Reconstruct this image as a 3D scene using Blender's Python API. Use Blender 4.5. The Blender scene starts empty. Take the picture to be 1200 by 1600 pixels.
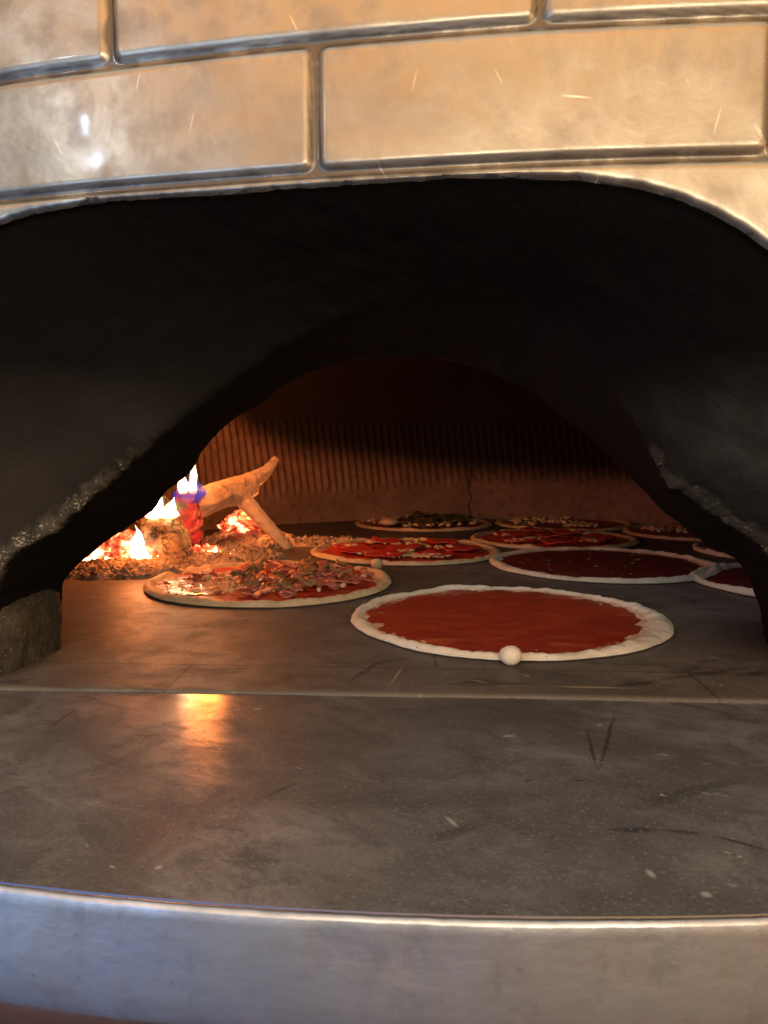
import bpy, math, random
import numpy as np
from mathutils import Vector, noise as mn

sc = bpy.context.scene
col = sc.collection
R = math.radians

# ------------------------------------------------------------------ camera
F, TH, CH = 1202.0, R(4.9), 0.188
cd = bpy.data.cameras.new('camera'); cam = bpy.data.objects.new('camera', cd); col.objects.link(cam)
cd.sensor_fit = 'VERTICAL'; cd.sensor_height = 24.0; cd.lens = 24.0 * F / 1600.0
cd.clip_start = 0.01; cd.clip_end = 50
cam.location = (0, 0, CH); cam.rotation_euler = (R(90) - TH, 0, 0)
sc.camera = cam

# ------------------------------------------------------------------ light and exposure
sc.view_settings.view_transform = 'Standard'; sc.view_settings.look = 'None'
sc.view_settings.exposure = 0.0; sc.view_settings.gamma = 1.0
sc.view_settings.use_curve_mapping = False
sc.cycles.max_bounces = 8
sc.cycles.sample_clamp_indirect = 4.0

world = bpy.data.worlds.new('World'); sc.world = world; world.use_nodes = True


def lamp(name, kind, loc, color, energy, size=0.1, target=None, size_y=None):
    d = bpy.data.lights.new(name, kind); o = bpy.data.objects.new(name, d); col.objects.link(o)
    d.color = color; d.energy = energy; o.location = loc
    if kind == 'AREA':
        d.shape = 'RECTANGLE'; d.size = size; d.size_y = size_y or size
    else:
        d.shadow_soft_size = size
    if target is not None:
        o.rotation_euler = (Vector(target) - Vector(loc)).to_track_quat('-Z', 'Y').to_euler()
    return o


FIRE_A, FIRE_B, FIRE_C = 2.3, .8, .9
lamp('fire_light', 'POINT', (-0.300, 1.25, 0.245), (1.0, 0.235, 0.038), FIRE_A, 0.03)
lamp('ember_light', 'POINT', (-0.37, 1.14, 0.075), (1.0, 0.24, 0.05), FIRE_B, 0.02)
lamp('heap_light', 'POINT', (-0.235, 1.42, 0.075), (1.0, 0.28, 0.06), FIRE_C, 0.02)
lamp('flame_light', 'POINT', (-0.312, 1.243, 0.128), (1.0, 0.42, 0.13), 1.25, 0.008)
lamp('room_fill', 'AREA', (0.15, -0.62, 0.40), (1.0, 0.88, 0.72), 9.5, 1.0, (0.12, 0.75, 0.0), 0.4)  # unseen fill added at camera height to brighten the dough rims
lamp('warm_ceiling_lamp', 'AREA', (-0.15, -1.15, 1.52), (1.0, 0.44, 0.10), 11.0, 3.0, (0.0, 0.5, 0.45), 0.55)
lamp('cool_spot_lamp', 'POINT', (-1.15, -0.37, 0.86), (0.66, 0.78, 1.0), 8.0, 0.015)
lamp('warm_side_fill', 'AREA', (1.05, -0.50, 0.08), (1.0, 0.56, 0.26), 3.2, 0.6, (0.25, 0.3, -0.03))  # added warm fill that browns the right end of the skirt
lamp('cool_side_fill', 'AREA', (-0.95, -0.55, 0.10), (0.40, 0.60, 1.0), 6.0, 0.7, (0.0, 0.3, -0.05))  # added cool fill that tints the skirt's left; no real window


# ------------------------------------------------------------------ node helper
class N:
    def __init__(s, tree):
        s.t = tree; s.n = tree.nodes; s.l = tree.links

    def new(s, typ, **kw):
        x = s.n.new(typ)
        for k, v in kw.items(): setattr(x, k, v)
        return x

    def put(s, sock, v):
        if v is None: return
        if isinstance(v, bpy.types.NodeSocket): s.l.new(v, sock)
        elif isinstance(v, (tuple, list)) and len(v) == 3 and sock.type == 'RGBA': sock.default_value = (*v, 1)
        else: sock.default_value = v

    def pos(s): return s.new('ShaderNodeNewGeometry').outputs['Position']
    def obj(s): return s.new('ShaderNodeTexCoord').outputs['Object']

    def sep(s, v):
        x = s.new('ShaderNodeSeparateXYZ'); s.put(x.inputs[0], v); return x.outputs

    def mapv(s, v, scale=(1, 1, 1), rot=(0, 0, 0), loc=(0, 0, 0)):
        x = s.new('ShaderNodeMapping'); s.put(x.inputs[0], v)
        x.inputs['Location'].default_value = loc; x.inputs['Rotation'].default_value = rot
        x.inputs['Scale'].default_value = scale; return x.outputs[0]

    def noise(s, vec, scale=5, detail=4, rough=.55, dist=0):
        x = s.new('ShaderNodeTexNoise'); s.put(x.inputs['Vector'], vec)
        x.inputs['Scale'].default_value = scale; x.inputs['Detail'].default_value = detail
        x.inputs['Roughness'].default_value = rough; x.inputs['Distortion'].default_value = dist
        return x.outputs['Fac']

    def voro(s, vec, scale=5, feature='F1', out='Distance', rnd=1):
        x = s.new('ShaderNodeTexVoronoi', feature=feature); s.put(x.inputs['Vector'], vec)
        x.inputs['Scale'].default_value = scale; x.inputs['Randomness'].default_value = rnd
        return x.outputs[out]

    def ramp(s, fac, stops, interp='LINEAR'):
        x = s.new('ShaderNodeValToRGB'); s.put(x.inputs[0], fac); cr = x.color_ramp; cr.interpolation = interp
        while len(cr.elements) < len(stops): cr.elements.new(0.5)
        for e, (p, c) in zip(cr.elements, stops):
            e.position = p; e.color = (c, c, c, 1) if not isinstance(c, (tuple, list)) else (*c, 1)
        return x.outputs[0]

    def mix(s, fac, a, b, blend='MIX'):
        x = s.new('ShaderNodeMix', data_type='RGBA', blend_type=blend)
        s.put(x.inputs[0], fac); s.put(x.inputs[6], a); s.put(x.inputs[7], b); return x.outputs[2]

    def math(s, op, a, b=None, clamp=False):
        x = s.new('ShaderNodeMath', operation=op, use_clamp=clamp)
        s.put(x.inputs[0], a)
        if b is not None: s.put(x.inputs[1], b)
        return x.outputs[0]

    def mr(s, v, a, b, c=0.0, d=1.0, smooth=False):
        x = s.new('ShaderNodeMapRange'); x.interpolation_type = 'SMOOTHSTEP' if smooth else 'LINEAR'
        s.put(x.inputs[0], v); s.put(x.inputs[1], a); s.put(x.inputs[2], b); s.put(x.inputs[3], c); s.put(x.inputs[4], d)
        return x.outputs[0]

    def attr(s, name):
        return s.new('ShaderNodeAttribute', attribute_name=name).outputs['Fac']

    def bump(s, h, strength=.5, dist=.002, normal=None):
        x = s.new('ShaderNodeBump'); s.put(x.inputs['Height'], h)
        x.inputs['Strength'].default_value = strength; x.inputs['Distance'].default_value = dist
        if normal is not None: s.l.new(normal, x.inputs['Normal'])
        return x.outputs[0]


def material(name):
    m = bpy.data.materials.new(name); m.use_nodes = True
    k = N(m.node_tree); bs = m.node_tree.nodes['Principled BSDF']
    return m, k, bs


def setp(k, bs, **kw):
    nm = dict(color='Base Color', rough='Roughness', metal='Metallic', normal='Normal', sss='Subsurface Weight',
              ssr='Subsurface Radius', sssc='Subsurface Scale', coat='Coat Weight', coatr='Coat Roughness', emc='Emission Color',
              ems='Emission Strength', spec='Specular IOR Level', aniso='Anisotropic')
    for a, v in kw.items(): k.put(bs.inputs[nm[a]], v)


# world: the dim room behind the camera (cool at the left, warm at the right and above)
wk = N(world.node_tree); bg = world.node_tree.nodes['Background']
d = wk.new('ShaderNodeTexCoord').outputs['Generated']; dx, dy, dz = wk.sep(d)
side = wk.mix(wk.mr(dx, -0.75, 0.45, smooth=True), (0.36, 0.37, 0.40), (0.42, 0.33, 0.21))
low = wk.mix(wk.mr(dx, -0.6, 0.35, smooth=True), (0.18, 0.33, 0.78), (0.60, 0.36, 0.19))
side = wk.mix(wk.mr(dz, -0.15, 0.12, smooth=True), low, side)
upc = wk.mix(wk.mr(dz, 0.36, 0.54, smooth=True), side, (2.5, 1.15, 0.25))
upc = wk.mix(wk.mr(dz, 0.60, 0.8, smooth=True), upc, wk.mix(wk.mr(dx, -.3, .5), (2.4, 2.55, 2.8), (2.7, 2.4, 1.9)))
wn = wk.noise(wk.mapv(d, (1, 1, 1)), 3.2, 3, .5)
wc = wk.mix(wk.mr(wn, .3, .8, 0, .12), upc, (0.22, 0.17, 0.12))
wk.put(bg.inputs[0], wc); bg.inputs[1].default_value = 0.50

# ------------------------------------------------------------------ projection helpers


def ray(u, v):
    a = (u - 600) / F; b = -(v - 800) / F
    return np.array([a, math.cos(TH) + b * math.sin(TH), -math.sin(TH) + b * math.cos(TH)])


def on_floor(u, v, z=0.0):
    r = ray(u, v); t = (z - CH) / r[2]; return r * t + np.array([0, 0, CH])


def at_depth(u, v, Y):
    r = ray(u, v); return r * (Y / r[1]) + np.array([0, 0, CH])


FZ, FC, FR = 0.43, 0.30, 1.92
def facY(x): return FZ + (x - FC) ** 2 / 2 / FR


def on_facade(u, v):
    Y = FZ
    for _ in range(25):
        p = at_depth(u, v, Y); Y = facY(p[0])
    return p


# ------------------------------------------------------------------ mesh helpers
def mesh_obj(name, verts, faces, mat, parent=None, smooth=True, attrs=None):
    me = bpy.data.meshes.new(name)
    me.from_pydata([tuple(map(float, v)) for v in verts], [], faces); me.update()
    if smooth: me.polygons.foreach_set('use_smooth', [True] * len(me.polygons))
    for k_, arr in (attrs or {}).items():
        a = me.attributes.new(k_, 'FLOAT', 'POINT'); a.data.foreach_set('value', np.asarray(arr, dtype=np.float32))
    o = bpy.data.objects.new(name, me); col.objects.link(o)
    if mat: me.materials.append(mat)
    if parent: o.parent = parent
    return o


def fix_normals(o):
    import bmesh
    bm = bmesh.new(); bm.from_mesh(o.data); bmesh.ops.recalc_face_normals(bm, faces=bm.faces); bm.to_mesh(o.data); bm.free()
    return o


def grid_faces(nu, nv, wrap=False):
    f = []
    for i in range(nu - (0 if wrap else 1)):
        i2 = (i + 1) % nu
        for j in range(nv - 1):
            f.append((i * nv + j, i2 * nv + j, i2 * nv + j + 1, i * nv + j + 1))
    return f


def tag(o, label, cat, group=None, kind=None):
    o['label'] = label
    o['category'] = cat
    if group: o['group'] = group
    if kind: o['kind'] = kind
    return o


def empty(name, loc):
    o = bpy.data.objects.new(name, None); col.objects.link(o); o.location = loc; o.empty_display_size = .05
    return o


def nz(x, y, z=0.0): return mn.noise(Vector((x, y, z)))


def resample(P, n):
    P = np.asarray(P, float); s = np.r_[0, np.cumsum(np.linalg.norm(np.diff(P, axis=0), axis=1))]
    t = np.linspace(0, s[-1], n)
    Q = np.stack([np.interp(t, s, P[:, i]) for i in range(P.shape[1])], 1)
    for _ in range(3):
        Q[1:-1] = (Q[:-2] + 2 * Q[1:-1] + Q[2:]) / 4
    return Q


def fbm(P, scale, octaves=3, seed=0.0):
    out = np.empty(len(P))
    for i, p in enumerate(P):
        out[i] = mn.fractal(Vector((p[0] * scale + seed, p[1] * scale, p[2] * scale)), 1.0, 2.0, octaves)
    return out


def stroke(k, p, marks, base_n):
    """mask of scratches and smears: list of (pixel a, pixel b, half width) on the floor plane"""
    out = None
    for (ua, va), (ub, vb), w in marks:
        a = on_floor(ua, va); b_ = on_floor(ub, vb)
        L_ = float(np.hypot(*(b_ - a)[:2])); an = math.atan2(b_[1] - a[1], b_[0] - a[0]); c_ = (a + b_) / 2
        # rotate so that the stroke runs along x, scaled to unit half length and half width
        m1 = k.mapv(p, (1, 1, 1), (0, 0, 0), (-c_[0], -c_[1], 0)); m2 = k.mapv(m1, (1, 1, 1), (0, 0, -an)); x, y, z = k.sep(m2)
        d = k.math('ADD', k.math('POWER', k.math('ABSOLUTE', k.math('MULTIPLY', x, 2 / L_)), 2.0),
                   k.math('POWER', k.math('ABSOLUTE', k.math('MULTIPLY', k.math('ADD', y, k.math('MULTIPLY', k.math('SUBTRACT', base_n, .5), w * 1.6)), 1 / w)), 1.3))
        mk = k.mr(d, 1.0, .15)
        out = mk if out is None else k.math('MAXIMUM', out, mk)
    return out


# ------------------------------------------------------------------ materials
def m_clad():
    m, k, bs = material('worn_metal_cladding'); p = k.obj()
    n1 = k.noise(p, 9, 5, .6, .4); n2 = k.noise(p, 42, 4, .6); n3 = k.noise(p, 240, 2, .6)
    c = k.mix(k.mr(n1, .2, .8), (0.38, 0.315, 0.215), (0.45, 0.38, 0.27))
    c = k.mix(k.mr(n2, .46, .72), c, (0.30, 0.24, 0.165))
    c = k.mix(k.math('MULTIPLY', k.mr(k.noise(p, 5.5, 6, .7, 1.0), .5, .68), .55), c, (0.28, 0.22, 0.15))
    edge = k.attr('edge')
    dirt = k.mr(k.math('ADD', edge, k.math('MULTIPLY', k.math('SUBTRACT', k.noise(k.mapv(p, (30, 30, 75)), 1.6, 4, .65), .5), 2.0)), 1.0, 1.08)
    groove = k.attr('groove')
    c = k.mix(k.mr(k.math('ADD', groove, k.math('MULTIPLY', k.math('SUBTRACT', n2, .5), 1.5)), .4, .95), c, (0.13, 0.105, 0.075))
    c = k.mix(dirt, c, (0.012, 0.011, 0.01))
    # fine scratches, three directions
    scr = None
    for rot, sc_, th in ((.5, 38, .71), (-.25, 30, .72), (1.4, 34, .73)):
        s_ = k.mr(k.noise(k.mapv(k.mapv(p, (1, 0, 1), (0, rot, 0)), (1.0, 1.0, .09)), sc_ * 6, 1, .4), th, th + .05)
        s_ = k.math('MULTIPLY', s_, k.mr(k.noise(p, 16 + sc_ * .1, 1, .5), .55, .63))
        scr = s_ if scr is None else k.math('MAXIMUM', scr, s_)
    c = k.mix(k.math('MULTIPLY', scr, .8), c, (0.92, 0.8, 0.62))
    rough = k.mr(n1, .3, .7, .33, .38); rough = k.math('ADD', rough, k.mr(n2, .4, .7, 0, .12))
    rough = k.mix(dirt, rough, (0.8, 0.8, 0.8))
    b = k.bump(n1, .12, .006); b = k.bump(n2, .12, .0015, b); b = k.bump(n3, .12, .0004, b); b = k.bump(scr, -.4, .0006, b)
    setp(k, bs, color=c, rough=rough, metal=k.math('SUBTRACT', .88, k.math('MULTIPLY', dirt, .88)), normal=b, coat=k.math('SUBTRACT', .2, k.math('MULTIPLY', dirt, .2)), coatr=.10); return m


def m_steel(name, base, dark, rusty=True, rough0=.34):
    m, k, bs = material(name); p = k.obj()
    n1 = k.noise(p, 7, 5, .62, .6); n2 = k.noise(k.mapv(p, (1, 1, 2.5)), 34, 5, .6); n3 = k.noise(p, 300, 2)
    c = k.mix(k.mr(n1, .35, .68), base, dark); c = k.mix(k.mr(n2, .5, .9), c, tuple(x * .6 for x in dark))
    if rusty:
        sp = k.mr(k.noise(k.mapv(p, (1, 1, 1.2), loc=(.31, .2, .07)), 46, 5, .65), .69, .76)
        st_ = k.mr(k.noise(k.mapv(p, (1, 1, .6)), 24, 6, .75), .52, .7)
        c = k.mix(k.math('MULTIPLY', st_, .55), c, (0.20, 0.19, 0.175))
        c = k.mix(k.math('MULTIPLY', sp, .75), c, (0.22, 0.09, 0.03))
    r = k.math('ADD', k.mr(n1, .3, .7, rough0, rough0 + .14), k.mr(n2, .4, .75, 0, .1))
    b = k.bump(n2, .2, .0012); b = k.bump(n3, .12, .0003, b); b = k.bump(n1, .3, .004, b)
    setp(k, bs, color=c, rough=r, metal=.95, normal=b); return m


def m_plate():
    m, k, bs = material('blackened_steel_plate'); p = k.obj()
    pr = k.mapv(p, (1, 1, 1), (0, 0, .5))
    n1 = k.noise(p, 6, 6, .62, .8); n2 = k.noise(k.mapv(pr, (1, 1.5, 1)), 21, 7, .72, .7); n3 = k.noise(p, 190, 3, .6)
    c = k.mix(k.mr(n1, .40, .60), (0.103, 0.098, 0.090), (0.205, 0.198, 0.183))
    c = k.mix(k.mr(n2, .42, .62), c, (0.080, 0.076, 0.070))
    c = k.mix(k.math('MULTIPLY', k.mr(k.noise(p, 3.2, 5, .65, .5), .46, .62), .6), c, (0.072, 0.066, 0.060))
    c = k.mix(k.mr(k.noise(k.mapv(pr, (1, 3.2, 1), loc=(3, 1, 0)), 17, 5, .7, 1.4), .58, .78), c, (0.085, 0.078, 0.07))
    # pale flour scuffs and dark gouges
    fl = k.math('MULTIPLY', k.mr(k.noise(k.mapv(pr, (1, 1.9, 1), loc=(5, 2, 0)), 60, 3, .6, .4), .665, .73), k.mr(k.noise(p, 9, 2), .5, .6))
    c = k.mix(k.math('MULTIPLY', fl, .75), c, (0.5, 0.47, 0.41))
    w = k.new('ShaderNodeTexWave'); w.wave_type = 'BANDS'; k.put(w.inputs['Vector'], k.mapv(p, (1, 1, 1), (0, 0, 1.05)))
    w.inputs['Scale'].default_value = 1.7; w.inputs['Distortion'].default_value = 5; w.inputs['Detail'].default_value = 3
    g = k.math('MULTIPLY', k.mr(w.outputs['Fac'], .992, .9995), k.mr(k.noise(p, 8, 2), .5, .62))
    c = k.mix(k.math('MULTIPLY', g, .5), c, (0.03, 0.028, 0.026))
    st = stroke(k, p, [((395, 1247), (475, 1212), .0016), ((1030, 1290), (1110, 1297), .0022), ((1105, 1297), (1215, 1325), .0022), ((935, 1205), (962, 1105), .0022),
                       ((935, 1205), (915, 1130), .0018), ((885, 1214), (915, 1216), .0018), ((815, 1216), (835, 1214), .0015), ((60, 1140), (130, 1098), .002),
                       ((430, 1136), (455, 1142), .0016), ((320, 1165), (335, 1160), .001), ((940, 1290), (1035, 1290), .004)], n2)
    c = k.mix(k.math('MULTIPLY', st, .72), c, (0.02, 0.019, 0.018))
    sw = stroke(k, p, [((694, 1268), (717, 1288), .0018), ((783, 1147), (808, 1145), .0028), ((1010, 1350), (1025, 1366), .0022), ((932, 1130), (942, 1126), .0022),
                       ((1095, 1385), (1112, 1395), .003), ((170, 1345), (180, 1350), .0012), ((240, 1352), (255, 1345), .002)], n2)
    c = k.mix(k.math('MULTIPLY', sw, .55), c, (0.5, 0.48, 0.43))
    gr = k.noise(p, 420, 2, .7); c = k.mix(k.mr(gr, .58, .75, 0, .5), c, (0.30, 0.29, 0.26)); c = k.mix(k.mr(gr, .40, .28, 0, .6), c, (0.04, 0.038, 0.035))
    r = k.math('ADD', k.mr(n1, .3, .7, .46, .56), k.mr(n2, .4, .7, 0, .14)); r = k.math('ADD', r, k.math('MULTIPLY', fl, .3))
    b = k.bump(n1, .25, .004); b = k.bump(n2, .22, .0012, b); b = k.bump(n3, .18, .0004, b); b = k.bump(g, -.3, .001, b)
    setp(k, bs, color=c, rough=r, metal=.35, normal=b, coat=k.mr(n2, .38, .62, .8, .2), coatr=k.mr(n1, .35, .65, .10, .2)); return m


def m_hearth():
    m, k, bs = material('hearth_stone'); p = k.obj()
    n1 = k.noise(p, 5, 6, .62, .7); n2 = k.noise(p, 28, 5, .65, .5); n3 = k.noise(p, 260, 3, .6)
    c = k.mix(k.mr(n1, .35, .66), (0.070, 0.058, 0.048), (0.150, 0.132, 0.110))
    c = k.mix(k.mr(n2, .42, .7), c, (0.085, 0.068, 0.052))
    c = k.mix(k.mr(k.noise(k.mapv(p, (1, 2.2, 1), (0, 0, -.6)), 11, 4, .6, 1), .58, .7), c, (0.045, 0.038, 0.032))
    br = k.new('ShaderNodeTexBrick'); k.put(br.inputs['Vector'], k.mapv(p, (1, 1, 1), (0, 0, .053), (.20, .02, 0)))
    br.inputs['Scale'].default_value = 1.0; br.inputs['Brick Width'].default_value = .42; br.inputs['Row Height'].default_value = .33
    br.inputs['Mortar Size'].default_value = .0016; br.inputs['Mortar Smooth'].default_value = .4
    j = br.outputs['Fac']
    c = k.mix(k.math('MULTIPLY', j, .8), c, (0.05, 0.04, 0.03))
    st = stroke(k, p, [((405, 1070), (480, 1050), .003), ((150, 1062), (190, 1052), .0014), ((140, 950), (215, 935), .0016), ((540, 1070), (600, 1030), .004), ((700, 1072), (860, 1066), .004),
                       ((1010, 1065), (1190, 1040), .007), ((255, 978), (285, 975), .002)], n2)
    c = k.mix(k.math('MULTIPLY', st, .6), c, (0.02, 0.017, 0.014))
    sw = stroke(k, p, [((605, 1076), (632, 1038), .0012), ((735, 1062), (762, 1066), .002), ((850, 1072), (1000, 1076), .003)], n2)
    c = k.mix(k.math('MULTIPLY', sw, .5), c, (0.45, 0.38, 0.22))
    gr = k.noise(p, 300, 3, .7); c = k.mix(k.mr(gr, .60, .72, 0, .55), c, (0.38, 0.31, 0.22)); c = k.mix(k.mr(gr, .42, .30, 0, .6), c, (0.03, 0.025, 0.02))
    fl = k.math('MULTIPLY', k.mr(k.noise(p, 75, 3, .6, .4), .66, .73), k.mr(k.noise(p, 7, 2), .5, .6))
    c = k.mix(k.math('MULTIPLY', fl, .6), c, (0.5, 0.42, 0.32))
    lip = k.attr('edge'); c = k.mix(k.math('MULTIPLY', lip, .3), c, (0.2, 0.16, 0.10))
    r = k.math('ADD', k.mr(n1, .3, .7, .44, .56), k.mr(n2, .4, .7, 0, .14))
    b = k.bump(n1, .3, .004); b = k.bump(n2, .35, .0015, b); b = k.bump(n3, .5, .0006, b); b = k.bump(j, -.6, .002, b)
    setp(k, bs, color=c, rough=r, normal=b, spec=.32); return m


def m_vault():
    m, k, bs = material('sooty_plaster'); p = k.obj()
    n1 = k.noise(p, 6, 6, .6, .8); n2 = k.noise(p, 40, 5, .65); n3 = k.noise(p, 210, 4, .75)
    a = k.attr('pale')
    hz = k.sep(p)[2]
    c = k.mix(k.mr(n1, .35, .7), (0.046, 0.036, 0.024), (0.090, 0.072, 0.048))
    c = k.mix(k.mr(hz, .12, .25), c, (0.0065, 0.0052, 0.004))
    c = k.mix(k.mr(a, .25, .9), (0.011, 0.009, 0.007), c)  # throat behind the ridge: its shade is put into the colour
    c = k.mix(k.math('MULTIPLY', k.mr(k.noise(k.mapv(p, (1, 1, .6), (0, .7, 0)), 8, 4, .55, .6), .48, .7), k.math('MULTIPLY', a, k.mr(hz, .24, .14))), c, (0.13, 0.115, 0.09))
    cr = k.attr('crust')
    cm = k.mr(k.math('ADD', k.math('MULTIPLY', cr, .30), k.math('MULTIPLY', k.math('ADD', n3, k.math('MULTIPLY', k.math('SUBTRACT', k.noise(p, 34, 4, .7), .5), 1.0)), .9)), .755, .82)
    dull = k.mr(k.math('ADD', k.math('MULTIPLY', cr, .5), k.noise(p, 60, 5, .7)), .72, 1.0)
    c = k.mix(k.math('MULTIPLY', dull, .8), c, (0.09, 0.074, 0.046))
    c = k.mix(k.math('MULTIPLY', cm, k.mr(k.noise(p, 480, 2, .6), .5, .62)), c, (0.34, 0.29, 0.19))
    b = k.bump(n1, .5, .01); b = k.bump(n2, .5, .003, b); b = k.bump(n3, .6, .0016, b)
    setp(k, bs, color=c, rough=.95, normal=b, spec=.03); return m


def m_pier():
    m, k, bs = material('scorched_pier_stone'); p = k.obj()
    n1 = k.noise(p, 22, 6, .65, .8); n2 = k.noise(p, 90, 5, .7); n3 = k.noise(p, 260, 3, .7)
    c = k.mix(k.mr(n1, .36, .66), (0.035, 0.03, 0.022), (0.10, 0.08, 0.05))
    c = k.mix(k.mr(n2, .5, .66), c, (0.028, 0.024, 0.018)); c = k.mix(k.mr(n3, .64, .72), c, (0.36, 0.31, 0.2))
    b = k.bump(n1, .6, .006); b = k.bump(n2, .7, .003, b); b = k.bump(n3, .5, .001, b)
    setp(k, bs, color=c, rough=.85, normal=b, spec=.3); return m


def m_dome():
    m, k, bs = material('terracotta_with_soot'); p = k.obj(); x, y, z = k.sep(p)
    n1 = k.noise(p, 8, 5, .6, .5); n2 = k.noise(p, 60, 4, .6); n3 = k.noise(p, 200, 3, .7)
    c = k.mix(k.mr(n1, .35, .68), (0.19, 0.105, 0.055), (0.29, 0.165, 0.09))
    c = k.mix(k.mr(n2, .5, .75), c, (0.13, 0.07, 0.04)); c = k.mix(k.mr(n3, .66, .74), c, (0.5, 0.33, 0.2))
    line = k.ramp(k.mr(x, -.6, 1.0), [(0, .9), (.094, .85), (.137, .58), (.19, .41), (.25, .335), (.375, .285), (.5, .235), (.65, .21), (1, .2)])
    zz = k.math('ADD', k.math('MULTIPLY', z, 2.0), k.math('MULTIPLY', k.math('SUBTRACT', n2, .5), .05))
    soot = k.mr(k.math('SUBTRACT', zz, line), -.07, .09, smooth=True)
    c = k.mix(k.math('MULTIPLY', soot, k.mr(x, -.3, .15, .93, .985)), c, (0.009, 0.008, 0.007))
    # a vertical joint in the base course
    jl = k.math('ABSOLUTE', k.math('ADD', k.math('SUBTRACT', x, .222), k.math('MULTIPLY', k.math('SUBTRACT', k.noise(p, 45, 3), .5), .02)))
    j = k.math('MULTIPLY', k.mr(jl, .004, .0015), k.mr(y, 1.5, 1.6))
    c = k.mix(k.math('MULTIPLY', j, .85), c, (0.02, 0.014, 0.01))
    b = k.bump(n1, .3, .005); b = k.bump(n2, .45, .0025, b); b = k.bump(n3, .4, .001, b)
    setp(k, bs, color=c, rough=k.mr(soot, 0, 1, .62, .9), normal=b, spec=.35); return m


def m_dough(name='raw_dough', base=(0.74, 0.66, 0.52), toast=0.0):
    m, k, bs = material(name); p = k.obj()
    n1 = k.noise(p, 30, 4, .6, .5); n2 = k.noise(p, 140, 3, .6)
    c = k.mix(k.mr(n1, .38, .68), base, tuple(x * f for x, f in zip(base, (.84, .80, .72))))
    if toast: c = k.mix(k.math('MULTIPLY', k.mr(k.noise(p, 55, 3, .6), .52, .68), toast), c, (0.36, 0.17, 0.06))
    c = k.mix(k.mr(k.noise(p, 330, 2), .70, .74), c, (0.3, 0.22, 0.14))
    c = k.mix(k.math('MULTIPLY', k.attr('sauced'), k.mr(n2, .3, .6)), c, (0.55, 0.30, 0.17))
    b = k.bump(n1, .5, .004); b = k.bump(n2, .4, .0012, b)
    setp(k, bs, color=c, rough=.62, normal=b, sss=.12, ssr=(.01, .006, .003), sssc=.4, spec=.35); return m


def m_sauce(name='tomato_sauce', a=(0.30, 0.035, 0.010), b_=(0.20, 0.020, 0.007), rough=.33):
    m, k, bs = material(name); p = k.obj()
    n1 = k.noise(k.mapv(p, (1, 2.2, 1), (0, 0, .5)), 14, 5, .6, 1.2); n2 = k.noise(p, 130, 4, .65)
    c = k.mix(k.mr(n1, .35, .7), a, b_); c = k.mix(k.mr(k.noise(k.mapv(p, (1, 3, 1), (0, 0, -.3)), 11, 3, .6, 1.5), .56, .74), c, tuple(x * y for x, y in zip(a, (1.25, 2.4, 2.6))))
    c = k.mix(k.mr(n2, .55, .75), c, tuple(x * .6 for x in b_))
    bb = k.bump(n1, .3, .004); bb = k.bump(n2, .5, .0012, bb)
    setp(k, bs, color=c, rough=k.mr(n2, .3, .7, rough, rough + .18), normal=bb, spec=.3); return m


def m_simple(name, a, b_, scale=60, rough=.45, sss=0, bump=.001, spec=.5, coat=0):
    m, k, bs = material(name); p = k.obj(); n1 = k.noise(p, scale, 4, .6, .4); n2 = k.noise(p, scale * 4, 3, .6)
    c = k.mix(k.mr(n1, .38, .66), a, b_)
    bb = k.bump(n1, .5, bump * 2); bb = k.bump(n2, .5, bump, bb)
    setp(k, bs, color=c, rough=rough, normal=bb, sss=sss, sssc=.3, spec=spec, coat=coat, coatr=.15); return m


def m_salami():
    m, k, bs = material('salami_meat'); p = k.obj(); n = k.noise(p, 140, 3, .6)
    c = k.mix(k.mr(k.noise(p, 30, 3), .4, .65), (0.66, 0.05, 0.035), (0.52, 0.032, 0.024))
    c = k.mix(k.mr(k.voro(p, 170), .28, .18), c, (0.62, 0.20, 0.10))
    setp(k, bs, color=c, rough=.28, normal=k.bump(n, .4, .0008), coat=.4, coatr=.2); return m


def m_wood():
    m, k, bs = material('split_firewood'); p = k.obj()
    n = k.noise(k.mapv(p, (.35, 1, 1), (0, .35, 0)), 90, 4, .6, .4); n1 = k.noise(p, 18, 4, .6)
    c = k.mix(k.mr(n, .35, .7), (0.72, 0.55, 0.34), (0.54, 0.38, 0.21)); c = k.mix(k.mr(n1, .55, .75), c, (0.40, 0.26, 0.14)); c = k.mix(k.mr(k.noise(k.mapv(p, (.2, 1, 1), (0, .35, 0)), 60, 3, .6), .60, .72), c, (0.28, 0.17, 0.09))
    setp(k, bs, color=c, rough=.7, normal=k.bump(n, .9, .004), spec=.3); return m


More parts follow.
